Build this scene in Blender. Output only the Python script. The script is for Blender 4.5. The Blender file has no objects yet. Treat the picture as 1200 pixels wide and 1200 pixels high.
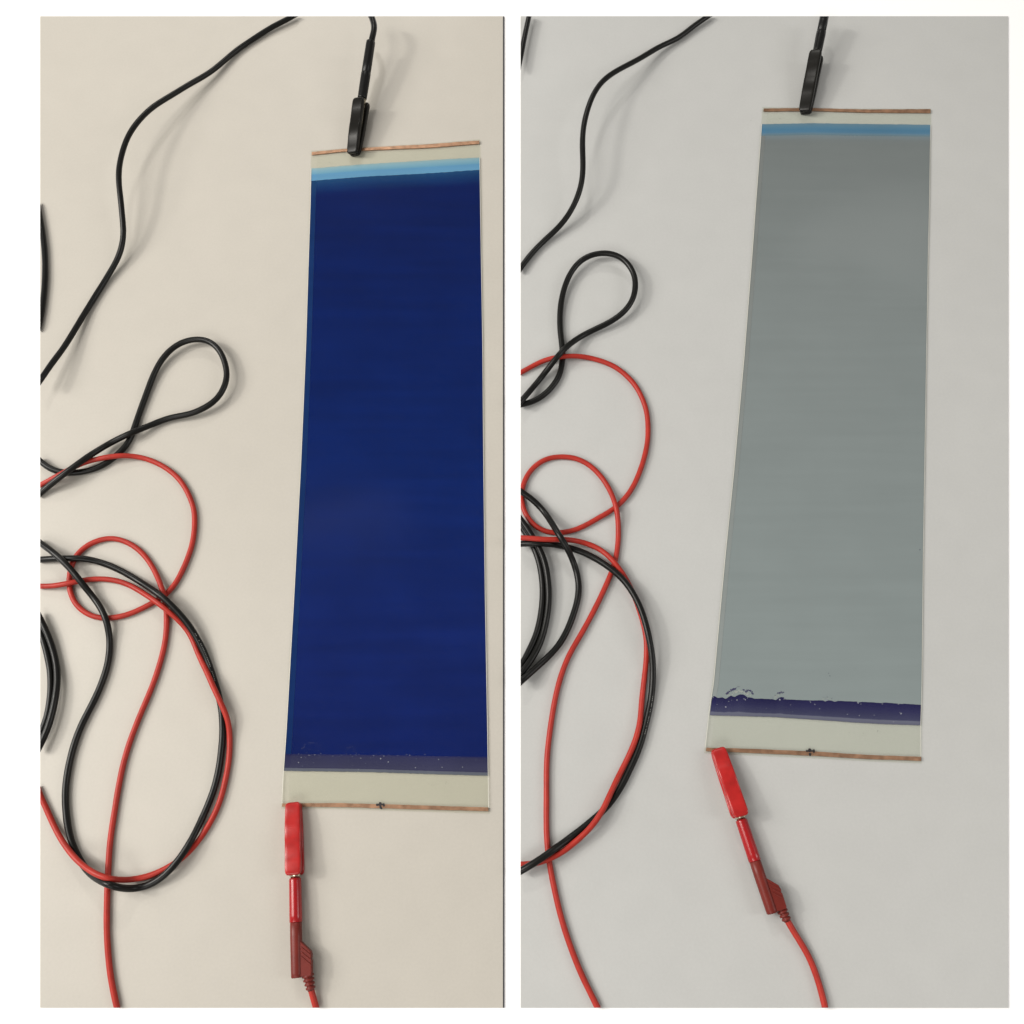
import bpy, bmesh, math, random
import numpy as np
from mathutils import Vector, Matrix

random.seed(7)
S = bpy.context.scene
C = S.collection

# ------------------------------------------------------------------ camera
H = 0.503                                   # phone held half a metre above the table
TILT = math.radians(19.44)                  # leaning away from straight down
cam_d = bpy.data.cameras.new('camera')
cam_d.sensor_width = 36.0
cam_d.lens = 36.0                           # 1 : 1 focal length to picture width
cam_d.clip_start = 0.01
cam_d.clip_end = 50
cam = bpy.data.objects.new('camera', cam_d)
cam.location = (0, 0, H)
cam.rotation_euler = (TILT, 0, 0)
C.objects.link(cam)
S.camera = cam

# ------------------------------------------------------------------ light
w = bpy.data.worlds.new('World')
S.world = w
w.use_nodes = True
w.node_tree.nodes['Background'].inputs[0].default_value = (1.0, 0.965, 0.91, 1)
w.node_tree.nodes['Background'].inputs[1].default_value = 0.24


def lamp(name, loc, target, sx, sy, power, col):
    d = bpy.data.lights.new(name, 'AREA')
    d.shape = 'RECTANGLE'
    d.size, d.size_y = sx, sy
    d.energy = power
    d.color = col
    o = bpy.data.objects.new(name, d)
    o.location = loc
    o.rotation_euler = (Vector(target) - Vector(loc)).to_track_quat('-Z', 'Y').to_euler()
    C.objects.link(o)


lamp('ceiling_lamp_left', (-2.15, 0.35, 1.55), (0, 0.15, 0), 0.15, 0.24, 19, (1.0, 0.965, 0.90))
lamp('ceiling_lamp_back', (-0.55, 2.75, 1.95), (0, 0.15, 0), 0.24, 0.16, 14, (1.0, 0.965, 0.91))
lamp('diffuser_lamp_left', (-1.30, 0.25, 1.15), (0, 0.15, 0), 0.9, 1.3, 31, (1.0, 0.965, 0.91))
lamp('ceiling_lamp_front', (-0.75, -1.75, 1.7), (0, 0.1, 0), 1.6, 0.8, 21, (1.0, 0.97, 0.93))  # added fill, large and soft, to lighten the shadows
lamp('ceiling_lamp_right', (2.3, 0.0, 1.65), (0, 0.1, 0), 0.8, 1.3, 16, (1.0, 0.98, 0.96))
# two dim lamps added only to put faint smears in the glossy film
lamp('ceiling_panel', (1.12, 1.72, 2.0), (1.12, 1.72, 0), 0.60, 0.18, 0.55, (1.0, 0.97, 0.92))
lamp('ceiling_panel', (-0.52, 0.86, 2.0), (-0.52, 0.86, 0), 0.45, 0.14, 0.085, (1.0, 0.97, 0.95))

S.view_settings.view_transform = 'Standard'
S.view_settings.look = 'None'
S.view_settings.gamma = 1
S.view_settings.use_curve_mapping = False
S.view_settings.exposure = 0.0
S.render.engine = 'CYCLES'
S.cycles.max_bounces = 8
S.cycles.transparent_max_bounces = 16

# ------------------------------------------------------------------ helpers
F = 1200.0
ct, st = math.cos(TILT), math.sin(TILT)


def W(px, py, z=0.0):
    """point at height z on the table that the photograph shows at (px, py)"""
    a = (px - 600.0) / F
    b = (600.0 - py) / F
    d = (a, b * ct + st, b * st - ct)
    t = (z - H) / d[2]
    return Vector((d[0] * t, d[1] * t, z))


MM = 0.001


def lin(c):
    return tuple(((v / 255.0) / 12.92 if v / 255.0 <= 0.04045 else ((v / 255.0 + 0.055) / 1.055) ** 2.4) for v in c) + (1.0,)


def mat(name, col, rough=0.5, spec=0.5, metal=0.0, coat=0.0):
    m = bpy.data.materials.new(name)
    m.use_nodes = True
    b = m.node_tree.nodes['Principled BSDF']
    b.inputs['Base Color'].default_value = tuple(col[:3]) + (1,)
    b.inputs['Roughness'].default_value = rough
    b.inputs['Specular IOR Level'].default_value = spec
    b.inputs['Metallic'].default_value = metal
    b.inputs['Coat Weight'].default_value = coat
    b.inputs['Coat Roughness'].default_value = 0.12
    return m


def nd(m, t):
    return m.node_tree.nodes.new(t)


def lk(m, a, b):
    m.node_tree.links.new(a, b)


def noise(m, scale, detail=3, vec=None, stretch=None):
    n = nd(m, 'ShaderNodeTexNoise')
    n.inputs['Scale'].default_value = scale
    n.inputs['Detail'].default_value = detail
    tc = nd(m, 'ShaderNodeTexCoord')
    src = tc.outputs['Object']
    if stretch:
        mp = nd(m, 'ShaderNodeMapping')
        mp.inputs['Scale'].default_value = stretch
        lk(m, src, mp.inputs['Vector'])
        src = mp.outputs['Vector']
    lk(m, src, n.inputs['Vector'])
    return n


def vary(m, col, amount, n, base_socket=None):
    """modulate base colour by a noise, +-amount"""
    b = m.node_tree.nodes['Principled BSDF']
    r = nd(m, 'ShaderNodeMapRange')
    r.inputs['From Min'].default_value = 0.3
    r.inputs['From Max'].default_value = 0.7
    r.inputs['To Min'].default_value = 1 - amount
    r.inputs['To Max'].default_value = 1 + amount
    lk(m, n.outputs['Fac'], r.inputs['Value'])
    mx = nd(m, 'ShaderNodeVectorMath')
    mx.operation = 'MULTIPLY'
    if base_socket is None:
        mx.inputs[0].default_value = col[:3]
    else:
        lk(m, base_socket, mx.inputs[0])
    lk(m, r.outputs['Result'], mx.inputs[1])
    lk(m, mx.outputs[0], b.inputs['Base Color'])
    return mx.outputs[0]


def bump(m, n, strength, dist):
    b = m.node_tree.nodes['Principled BSDF']
    bp = nd(m, 'ShaderNodeBump')
    bp.inputs['Strength'].default_value = strength
    bp.inputs['Distance'].default_value = dist
    lk(m, n.outputs['Fac'], bp.inputs['Height'])
    lk(m, bp.outputs['Normal'], b.inputs['Normal'])


def table_mat(name, col):
    m = mat(name, col, 0.42, 0.35)
    s = vary(m, col, 0.022, noise(m, 7, 5))
    s = vary(m, col, 0.016, noise(m, 800, 2), s)
    s = vary(m, col, 0.014, noise(m, 60, 4), s)
    # sparse grey dust specks
    v = nd(m, 'ShaderNodeTexVoronoi')
    v.inputs['Scale'].default_value = 45
    tc = nd(m, 'ShaderNodeTexCoord')
    lk(m, tc.outputs['Object'], v.inputs['Vector'])
    lt = nd(m, 'ShaderNodeMapRange')
    lt.inputs['From Min'].default_value = 0.0
    lt.inputs['From Max'].default_value = 0.020
    lt.inputs['To Min'].default_value = 0.5
    lt.inputs['To Max'].default_value = 1.0
    lk(m, v.outputs['Distance'], lt.inputs['Value'])
    # only a few of the cells carry a speck
    wn = nd(m, 'ShaderNodeMath')
    wn.operation = 'GREATER_THAN'
    sx = nd(m, 'ShaderNodeSeparateColor')
    lk(m, v.outputs['Color'], sx.inputs[0])
    lk(m, sx.outputs[0], wn.inputs[0])
    wn.inputs[1].default_value = 0.24
    mxx = nd(m, 'ShaderNodeMath')
    mxx.operation = 'MAXIMUM'
    lk(m, lt.outputs['Result'], mxx.inputs[0])
    lk(m, wn.outputs[0], mxx.inputs[1])
    mul = nd(m, 'ShaderNodeVectorMath')
    mul.operation = 'MULTIPLY'
    lk(m, s, mul.inputs[0])
    lk(m, mxx.outputs[0], mul.inputs[1])
    lk(m, mul.outputs[0], m.node_tree.nodes['Principled BSDF'].inputs['Base Color'])
    bump(m, noise(m, 1100, 3), 0.14, 0.00010)
    return m


def ramp_mat(name, stops, rough=0.5, spec=0.3, streak=0.05):
    """colour running across a coated band, from attribute v"""
    m = mat(name, (0.5, 0.5, 0.5), rough, spec)
    a = nd(m, 'ShaderNodeAttribute')
    a.attribute_name = 'v'
    r = nd(m, 'ShaderNodeValToRGB')
    e = r.color_ramp.elements
    while len(e) < len(stops):
        e.new(0.5)
    for el, (p, c) in zip(e, stops):
        el.position = p
        el.color = tuple(c[:3]) + (1,)
    lk(m, a.outputs['Fac'], r.inputs['Fac'])
    s = vary(m, None, streak, noise(m, 160, 4, stretch=(0.06, 1, 1)), r.outputs['Color'])
    vary(m, None, streak * 0.8, noise(m, 30, 3), s)
    return m


def clear_film_mat(name, tint, gloss=0.06, rough=0.14):
    m = bpy.data.materials.new(name)
    m.use_nodes = True
    nt = m.node_tree
    nt.nodes.remove(nt.nodes['Principled BSDF'])
    out = nt.nodes['Material Output']
    tr = nd(m, 'ShaderNodeBsdfTransparent')
    tr.inputs[0].default_value = tuple(tint) + (1,)
    gl = nd(m, 'ShaderNodeBsdfGlossy')
    gl.inputs['Roughness'].default_value = rough
    fr = nd(m, 'ShaderNodeFresnel')
    fr.inputs['IOR'].default_value = 1.42
    geo = nd(m, 'ShaderNodeNewGeometry')          # only the outer face mirrors
    fm = nd(m, 'ShaderNodeMath')
    fm.operation = 'MULTIPLY'
    iv = nd(m, 'ShaderNodeMath')
    iv.operation = 'SUBTRACT'
    iv.inputs[0].default_value = 1.0
    lk(m, geo.outputs['Backfacing'], iv.inputs[1])
    lk(m, fr.outputs[0], fm.inputs[0])
    lk(m, iv.outputs[0], fm.inputs[1])
    mx = nd(m, 'ShaderNodeMixShader')
    lk(m, fm.outputs[0], mx.inputs[0])
    lk(m, tr.outputs[0], mx.inputs[1])
    lk(m, gl.outputs[0], mx.inputs[2])
    lk(m, mx.outputs[0], out.inputs['Surface'])
    return m


def obj(name, verts, faces, material, parent=None, smooth=False):
    o0 = parent.location if parent else Vector((0, 0, 0))
    me = bpy.data.meshes.new(name)
    me.from_pydata([tuple(Vector(v) - o0) for v in verts], [], faces)
    me.materials.append(material)
    if smooth:
        me.polygons.foreach_set('use_smooth', [True] * len(me.polygons))
    me.update()
    o = bpy.data.objects.new(name, me)
    C.objects.link(o)
    o.parent = parent
    return o


def cut(o, planes):
    """trim a mesh at the table's edges: planes are (point, outward normal), closed with a cap"""
    if not planes:
        return
    off = o.parent.location if o.parent else Vector((0, 0, 0))
    bm = bmesh.new()
    bm.from_mesh(o.data)
    for p, n in planes:
        g = bm.verts[:] + bm.edges[:] + bm.faces[:]
        r = bmesh.ops.bisect_plane(bm, geom=g, plane_co=Vector(p) - off, plane_no=n, clear_outer=True)
        ed = [e for e in r['geom_cut'] if isinstance(e, bmesh.types.BMEdge)]
        if ed:
            f = bmesh.ops.holes_fill(bm, edges=ed, sides=0)['faces']
            for q in f:
                q.smooth = False
    bm.normal_update()
    bm.to_mesh(o.data)
    bm.free()


def thing(name, label, cat, loc, group=None):
    o = bpy.data.objects.new(name, None)
    o.empty_display_size = 0.02
    o.location = loc
    C.objects.link(o)
    tag(o, label, cat, group)
    return o


def tag(o, label=None, cat=None, group=None, kind=None):
    if label:
        o['label'] = label
    if cat:
        o['category'] = cat
    if group:
        o['group'] = group
    if kind:
        o['kind'] = kind


# ------------------------------------------------------------------ materials
M = {}
M['white'] = mat('white_board', (0.92, 0.92, 0.93), 0.75, 0.2)
vary(M['white'], (0.92, 0.92, 0.93), 0.004, noise(M['white'], 40, 3))
M['table_warm'] = table_mat('warm_off_white_laminate', (0.452, 0.427, 0.382))
M['table_cool'] = table_mat('cool_grey_white_laminate', (0.452, 0.455, 0.445))
M['edge'] = mat('dark_edge_band', (0.03, 0.03, 0.035), 0.5)


def cable_mat(name, col, rough, amount=0.10, spec=0.3):
    m = mat(name, col, rough, spec)
    vary(m, col, amount, noise(m, 220, 3))
    bump(m, noise(m, 1500, 2), 0.15, 0.0001)
    return m


M['black_pvc'] = cable_mat('black_cable_rubber', (0.0060, 0.0060, 0.0055), 0.34, 0.1, 0.24)
M['red_pvc'] = cable_mat('red_cable_silicone', (0.345, 0.026, 0.017), 0.42, 0.1, 0.25)
M['red_boot'] = cable_mat('red_boot_vinyl', (0.36, 0.012, 0.011), 0.30, 0.14, 0.42)
M['red_sleeve'] = cable_mat('red_glossy_sleeve', (0.30, 0.006, 0.008), 0.24, 0.05, 0.5)
M['red_plug'] = cable_mat('brick_red_plug', (0.135, 0.015, 0.010), 0.40, 0.1, 0.3)
M['black_boot'] = cable_mat('black_boot_vinyl', (0.0055, 0.005, 0.004), 0.36, 0.15, 0.22)
M['black_sleeve'] = cable_mat('black_glossy_sleeve', (0.004, 0.004, 0.004), 0.38, 0.1, 0.25)
M['metal'] = mat('nickel_jaw', (0.62, 0.55, 0.42), 0.25, 0.5, 1.0)
M['ink'] = mat('black_marker_ink', (0.012, 0.010, 0.012), 0.5)
M['print'] = mat('white_cable_print', (0.20, 0.20, 0.19), 0.6)
M['print_dark'] = mat('dark_cable_print', (0.10, 0.012, 0.012), 0.6)
m = mat('copper_tape', (0.36, 0.205, 0.125), 0.36, 0.5, 0.6)
vary(m, (0.36, 0.205, 0.125), 0.34, noise(m, 260, 4))
bump(m, noise(m, 500, 3), 0.5, 0.0002)
M['copper'] = m
M['clear'] = clear_film_mat('clear_plastic_film', (0.972, 0.977, 0.955))
M['cover'] = clear_film_mat('clear_cover_film', (0.99, 0.995, 0.985))
M['blue'] = ramp_mat('deep_blue_coating', [(0.0, (0.010, 0.050, 0.135)), (0.010, (0.004, 0.027, 0.105)), (0.025, (0.0010, 0.0080, 0.070)),
                                           (0.5, (0.0014, 0.0115, 0.091)), (0.8, (0.0030, 0.0118, 0.094)), (1.0, (0.0026, 0.0098, 0.083))], 0.5, 0.0, 0.10)
M['blue_margin'] = ramp_mat('blue_margin_coating', [(0.0, (0.013, 0.045, 0.115)), (0.03, (0.009, 0.028, 0.100)), (1.0, (0.0075, 0.023, 0.092))], 0.5, 0.0, 0.06)
M['light_blue'] = ramp_mat('light_blue_coating', [(0.0, (0.22, 0.32, 0.34)), (0.2, (0.170, 0.305, 0.38)), (0.45, (0.120, 0.265, 0.37)), (0.55, (0.092, 0.235, 0.39)), (1.0, (0.100, 0.245, 0.40))], 0.5, 0.0, 0.05)
M['mid_blue'] = ramp_mat('mid_blue_coating', [(0.0, (0.110, 0.190, 0.25)), (0.3, (0.076, 0.172, 0.26)), (0.5, (0.062, 0.158, 0.255)), (0.72, (0.070, 0.162, 0.255)), (0.82, (0.10, 0.175, 0.24)), (1.0, (0.12, 0.17, 0.195))], 0.5, 0.0, 0.06)
M['grey'] = ramp_mat('grey_coating', [(0.0, (0.150, 0.190, 0.215)), (0.008, (0.148, 0.168, 0.175)), (0.016, (0.148, 0.166, 0.170)), (0.35, (0.182, 0.207, 0.213)), (1.0, (0.206, 0.240, 0.247))], 0.5, 0.0, 0.025)  # light falloff painted in: darker at the top, lighter towards the bottom
M['grey_margin'] = ramp_mat('pale_grey_margin_coating', [(0.0, (0.155, 0.168, 0.165)), (1.0, (0.225, 0.25, 0.247))], 0.5, 0.0, 0.03)  # same painted light falloff as the grey body
M['slate'] = ramp_mat('slate_purple_coating', [(0.0, (0.016, 0.018, 0.075)), (0.12, (0.026, 0.027, 0.072)), (0.75, (0.036, 0.037, 0.078)), (0.80, (0.027, 0.027, 0.066)), (0.84, (0.085, 0.092, 0.125)), (1.0, (0.10, 0.11, 0.135))], 0.5, 0.0, 0.12)
M['purple'] = ramp_mat('indigo_coating', [(0.0, (0.013, 0.012, 0.055)), (0.35, (0.024, 0.024, 0.075)), (0.78, (0.044, 0.046, 0.095)), (0.83, (0.115, 0.12, 0.17)), (1.0, (0.10, 0.103, 0.15))], 0.5, 0.0, 0.10)
M['pale_fleck'] = mat('pale_dried_fleck', (0.20, 0.21, 0.26), 0.6)
M['pale_crust'] = mat('pale_crust', (0.26, 0.28, 0.265), 0.6)
M['faint_fleck'] = mat('faint_blue_fleck', (0.085, 0.10, 0.17), 0.6)
M['dark_fleck'] = mat('dark_indigo_fleck', (0.030, 0.028, 0.080), 0.5)
M['film_edge'] = mat('bright_cut_film_edge', (0.60, 0.59, 0.54), 0.35)
M['dirt'] = mat('grey_dirt_fleck', (0.16, 0.16, 0.14), 0.7)

# ------------------------------------------------------------------ the setting
TH = 0.6 * MM
g = obj('ground', [(-3, -3, -TH), (3, -3, -TH), (3, 3, -TH), (-3, 3, -TH)], [(0, 1, 2, 3)], M['white'])  # added white sheet standing in for the blank border around both tables
tag(g, kind='structure')


def slab(name, corners, z0, z1, material, parent=None):
    v = [Vector((p.x, p.y, z0)) for p in corners] + [Vector((p.x, p.y, z1)) for p in corners]
    f = [(3, 2, 1, 0), (4, 5, 6, 7)] + [(i, (i + 1) % 4, 4 + (i + 1) % 4, 4 + i) for i in range(4)]
    return obj(name, v, f, material, parent)


def table(x0, y0, x1, y1, material):
    cs = [W(x0, y1), W(x1, y1), W(x1, y0), W(x0, y0)]
    o = slab('table_top', cs, -TH, 0.0, material)
    tag(o, kind='structure')
    campos = Vector((0, 0, H))
    mid = sum(cs, Vector()) / 4
    planes = []
    for i in range(4):
        a, b = cs[i], cs[(i + 1) % 4]
        n = (b - a).cross(campos - a).normalized()
        if n.dot(mid - a) > 0:
            n = -n
        planes.append((a, n))
    return o, planes


tabL, CUTL = table(47, 19, 589.3, 1181, M['table_warm'])
tabR, CUTR = table(610, 19, 1181.5, 1181, M['table_cool'])
slab('edge_strip', [W(589.5, 1181), W(590.8, 1181), W(590.8, 19), W(589.5, 19)], -TH, 0.0, M['edge'], tabL)

# ------------------------------------------------------------------ coated film strips


def poly(pts):
    xs = [p[0] for p in pts]
    ys = [p[1] for p in pts]
    return lambda q: float(np.interp(q, xs, ys))


class Strip:
    """a long film: side edges as x(y), rows across as y(t)"""

    def __init__(self, left, right, root):
        self.l = poly([(y, x) for x, y in left])
        self.r = poly([(y, x) for x, y in right])
        self.root = root

    def pt(self, t, y, z):
        return W(self.l(y) + (self.r(y) - self.l(y)) * t, y, z)

    def sheet(self, name, ra, rb, z, material, t0=0.0, t1=1.0, ns=40, nv=8, thick=0.0, off=0.0, rough_a=0, rough_b=0, ripple=0.0):
        """thin layer between rows ra and rb"""
        vs, fs, at = [], [], []
        rng = random.Random(hash(name) % 97 + int(z * 1e7))
        ja = [rng.uniform(-1, 1) * rough_a for _ in range(ns + 1)]
        jb = [rng.uniform(-1, 1) * rough_b for _ in range(ns + 1)]
        for i in range(nv + 1):
            s = i / nv
            for j in range(ns + 1):
                t = t0 + (t1 - t0) * j / ns
                y = (ra(t) + ja[j]) * (1 - s) + (rb(t) + jb[j]) * s
                p = self.pt(t, y, z + ripple * MM * (math.sin(y * 0.043 + 2.1 * math.sin(t * 4)) + 0.7 * math.sin(y * 0.019 + t * 5.0 + 1) + 0.5 * math.sin(t * 11 + y * 0.011)))
                if off:
                    p.x += off * (1 if t > .5 else -1 if t < .5 else 0)
                vs.append(p)
                at.append(s)
        n = ns + 1
        for i in range(nv):
            for j in range(ns):
                fs.append((i * n + j, (i + 1) * n + j, (i + 1) * n + j + 1, i * n + j + 1))
        if thick:
            k = len(vs)
            vs += [v - Vector((0, 0, thick)) for v in vs]
            at += at
            fs += [tuple(q + k for q in reversed(f)) for f in fs]
            rim = [j for j in range(n)] + [i * n + ns for i in range(1, nv + 1)] + [nv * n + j for j in range(ns - 1, -1, -1)] + [i * n for i in range(nv - 1, 0, -1)]
            for a, b in zip(rim, rim[1:] + rim[:1]):
                fs.append((a, b, b + k, a + k))
        o = obj(name, vs, fs, material, self.root)
        if ripple:
            o.data.polygons.foreach_set('use_smooth', [len(p_.vertices) == 4 and p_.area > 3e-7 for p_ in o.data.polygons])
        A = o.data.attributes.new('v', 'FLOAT', 'POINT')
        A.data.foreach_set('value', at)
        return o

    def flecks(self, name, pts, z, material):
        vs, fs = [], []
        for x, y, r in pts:
            k = random.randint(5, 7)
            b = len(vs)
            ph = random.uniform(0, 6.28)
            asp = random.uniform(0.5, 1.0)
            an = random.uniform(0, 3.14)
            for i in range(k):
                a = ph + i * 2 * math.pi / k
                rr = r * random.uniform(0.6, 1.2)
                dx, dy = rr * math.cos(a), rr * math.sin(a) * asp
                vs.append(W(x + dx * math.cos(an) - dy * math.sin(an), y + dx * math.sin(an) + dy * math.cos(an), z))
            vs.append(W(x, y, z + 0.05 * MM))
            for i in range(k):
                fs.append((b + (i + 1) % k, b + i, b + k))
        o = obj(name, vs, fs, material, self.root)
        o['kind'] = 'stuff'
        return o


def row(pts):
    """row across given by t -> y, as points (t, y)"""
    return poly(pts)


def mark(root, cx, cy, strokes, z):
    """hand-drawn ink mark across the copper"""
    vs, fs = [], []
    for (x0, y0, x1, y1, wd) in strokes:
        d = Vector((x1 - x0, y1 - y0))
        L = d.length
        d /= L
        nrm = Vector((-d.y, d.x))
        k = 5
        wd *= 1.3
        b = len(vs)
        for i in range(k + 1):
            u = i / k
            ww = wd * (0.5 + 0.12 * math.sin(5 * u + x0)) * (0.75 if i in (0, k) else 1)
            px, py = x0 + d.x * L * u, y0 + d.y * L * u
            vs.append(W(cx + px + nrm.x * ww, cy + py + nrm.y * ww, z))
            vs.append(W(cx + px - nrm.x * ww, cy + py - nrm.y * ww, z))
        for i in range(k):
            fs.append((b + 2 * i, b + 2 * i + 1, b + 2 * i + 3, b + 2 * i + 2))
        z += 0.004 * MM
    return obj('alignment_mark', vs, fs, M['ink'], root)


Z1, Z2, Z3, Z4, Z5 = 0.52 * MM, 0.58 * MM, 0.62 * MM, 0.66 * MM, 0.82 * MM


def copper(st, ra, rb, t0=0.0, t1=1.0):
    return st.sheet('copper_tape', ra, rb, 1.02 * MM, M['copper'], t0, t1, 36, 2, thick=0.5 * MM, rough_a=0.15, rough_b=0.15)


# ---- blue strip
rootB = thing('film_strip', 'long dark blue coated film strip on the warm beige table', 'film strip', W(455, 560, 0), 'coated film strips with copper tape ends')
sb = Strip([(365.5, 160), (365.3, 180), (364, 240), (362, 300), (358.9, 400), (355.9, 475), (352.6, 550), (344.8, 700), (335.7, 860), (331.6, 918), (330, 960)],
           [(561.5, 150), (562, 200), (563.5, 300), (565.2, 400), (566.4, 550), (568.2, 700), (571, 860), (571.6, 905), (572.4, 960)], rootB)
r_top = row([(0, 176.6), (.3, 172.4), (.7, 168), (1, 163)])
r_c0 = row([(0, 178.0), (.2, 174.4), (.5, 171.0), (.7, 169.0), (.88, 166.2), (1, 164.8)])
r_c1 = row([(0, 181.4), (.2, 177.2), (.5, 174.5), (.7, 173.0), (.88, 170.2), (1, 168.2)])
r_lb0 = row([(0, 197.4), (.3, 192.6), (.6, 189), (.8, 186.5), (1, 184.6)])
r_db0 = row([(0, 212.0), (.15, 209.6), (.3, 207.2), (.6, 204.2), (.8, 201.8), (1, 199)])
r_sl0 = row([(0, 883.6), (.5, 885), (1, 887.2)])
r_sl1 = row([(0, 903.4), (.4, 904.6), (.75, 907.4), (1, 909)])
r_d0 = row([(0, 941.4), (.3, 941.2), (.6, 943.2), (1, 946.2)])
r_d1 = row([(0, 945.2), (.3, 945.8), (.6, 948.0), (1, 950.6)])
r_bot = row([(0, 947.5), (.3, 948), (.6, 950.5), (1, 953.2)])
sb.sheet('clear_film', r_top, r_bot, Z1, M['clear'], 0, 1, 20, 24, thick=0.22 * MM, off=0.5 * MM)
TB = 0.030
sb.sheet('light_blue_band', r_lb0, r_db0, Z2, M['light_blue'], 0, 1, 60, 6, rough_a=0.15)
sb.sheet('coated_layer', r_db0, r_sl0, Z3, M['blue'], TB, 1, 60, 120, rough_a=0.35)
sb.sheet('coating_margin', r_db0, r_sl0, Z3, M['blue_margin'], 0, TB - 0.0005, 2, 100)
sb.sheet('slate_band', r_sl0, r_sl1, Z4, M['slate'], 0, 1, 90, 10, rough_a=0.16, rough_b=0.2)
sb.sheet('cover_film', row([(0, 183.5), (1, 170.5)]), row([(0, 941), (1, 945.8)]), Z5, M['cover'], TB, 1, 24, 90, ripple=0.055)
sb.sheet('cut_edge', r_lb0, r_d0, Z5 + 0.03 * MM, M['film_edge'], -0.0030, -0.0005, 1, 80)
sb.sheet('cut_edge', r_lb0, r_d0, Z5 + 0.03 * MM, M['film_edge'], 1.0005, 1.0030, 1, 80)
copper(sb, r_c0, r_c1)
cu = copper(sb, r_d0, r_d1)
mk = mark(rootB, 445.5, 943.8, [(-4.8, -0.6, 4.4, -1.2, 1.9), (0, -3.8, 0.2, 2.2, 2.1), (-0.2, 1.2, 2.2, 4.4, 1.8), (4.4, -2.4, 4.3, 1.4, 1.5)], 1.06 * MM)
mk.parent = cu


def arc_flecks(cx, cy, rx, ry, n, a0=200, a1=340, r=(0.35, 0.7), jit=0.9):
    out = []
    for _ in range(n):
        a = math.radians(random.uniform(a0, a1))
        out.append((cx + rx * math.cos(a) + random.gauss(0, jit), cy + ry * math.sin(a) + random.gauss(0, jit), random.uniform(*r)))
    return out


fl = arc_flecks(366, 884, 13, 14, 24, r=(0.2, 0.45)) + arc_flecks(366, 886, 8, 8, 10, r=(0.2, 0.45)) + arc_flecks(411, 884, 6, 10, 16, r=(0.2, 0.4))
fl += [(random.uniform(338, 480), random.gauss(885, 1.5), random.uniform(0.25, 0.6)) for _ in range(32)]
fl += [(random.uniform(338, 565), random.uniform(887, 903), random.uniform(0.2, 0.5)) for _ in range(26)]
fl += [(random.uniform(375, 560), random.uniform(240, 870), random.uniform(0.2, 0.4)) for _ in range(22)]
sb.flecks('dried_fleck', fl, Z5 + 0.02 * MM, M['faint_fleck'])
sb.flecks('pale_speck', [(349.8, 893.5, 1.0), (362, 885, .7), (369, 884.5, .8), (423, 888.5, .8), (446, 889, 1.1), (455, 893, .9), (450, 886, .7), (480, 885, .8), (487, 899.5, 1.0),
                         (518, 899, .8), (542, 899, .7), (514, 890, .6), (353, 887.5, .7), (390, 886, .6), (420, 902, .5), (376, 883, .6), (438, 885.5, .6), (498, 884, .6)], Z5 + 0.04 * MM, M['pale_fleck'])

# ---- grey strip
rootG = thing('film_strip', 'long faded grey coated film strip on the cool grey table', 'film strip', W(965, 510, 0), 'coated film strips with copper tape ends')
sg = Strip([(895.5, 110), (894, 130), (892, 160), (887, 225), (881.6, 300), (872.2, 420), (860.6, 550), (850.4, 650), (842, 740), (836.6, 800), (833, 822), (831, 838), (826.4, 880), (825, 895)],
           [(1090.6, 110), (1090, 160), (1088.8, 240), (1087.4, 300), (1084, 500), (1081.6, 650), (1080, 800), (1079.2, 830), (1078.4, 852), (1078.8, 895)], rootG)
q_top = row([(0, 125.2), (.5, 127), (1, 127.2)])
q_c0 = row([(0, 127.0), (.3, 126.6), (.6, 128.2), (1, 127.9)])
q_c1 = row([(0, 130.2), (.3, 129.6), (.6, 131.4), (1, 132.0)])
q_b0 = row([(0, 145.4), (.3, 144.4), (.6, 145.2), (1, 146.2)])
q_b1 = row([(0, 159.4), (.3, 158.4), (.6, 159.4), (1, 160.4)])
edge_px = [(833, 818.5), (835.5, 815.6), (838, 816.4), (840, 818), (846, 817.3), (850, 819.2), (853, 816.8), (855.5, 815.2), (858, 816.2), (860, 817.0), (862, 815.4), (866, 813.6), (870, 814.0), (873, 815.6), (875, 817),
           (880, 817.6), (884, 818.9), (890, 818.7), (896, 819.0), (905, 819.4), (909, 820.6), (911.5, 818.0), (914, 816.9), (917.5, 817.0), (920, 819.6), (930, 820.0), (940, 820.5), (950, 820.9), (964, 820.7), (967, 822.4), (969, 820.8), (974, 821.0), (978, 822.6), (982, 821.2),
           (990, 821.8), (1004, 822.2), (1006, 823.4), (1009, 822.5), (1020, 823.0), (1033, 823.9), (1036, 823.2), (1050, 824.4), (1056, 825), (1060, 824.7), (1079, 826)]
q_p0 = row([((x - 833) / 246.0, y) for x, y in edge_px])
q_p1 = row([(0, 838.2), (.3, 840.2), (.6, 845), (.68, 846.6), (.8, 848.3), (1, 850)])
q_d0 = row([(0, 876.0), (.2, 877.4), (.5, 880.4), (.75, 884.6), (1, 886.8)])
q_d1 = row([(0, 880.2), (.2, 882.2), (.5, 885.6), (.75, 889.4), (1, 891.6)])
q_bot = row([(0, 882.5), (.2, 885), (.5, 888.4), (.75, 892), (1, 894.4)])
sg.sheet('clear_film', q_top, q_bot, Z1, M['clear'], 0, 1, 20, 24, thick=0.22 * MM, off=0.5 * MM)
sg.sheet('mid_blue_band', q_b0, q_b1, Z2, M['mid_blue'], 0, 1, 60, 10, rough_a=0.15)
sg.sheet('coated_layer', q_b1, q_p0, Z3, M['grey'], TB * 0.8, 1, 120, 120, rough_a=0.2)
sg.sheet('coating_margin', q_b1, q_p0, Z3, M['grey_margin'], 0.001, TB * 0.8 - 0.0005, 2, 100)
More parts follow.
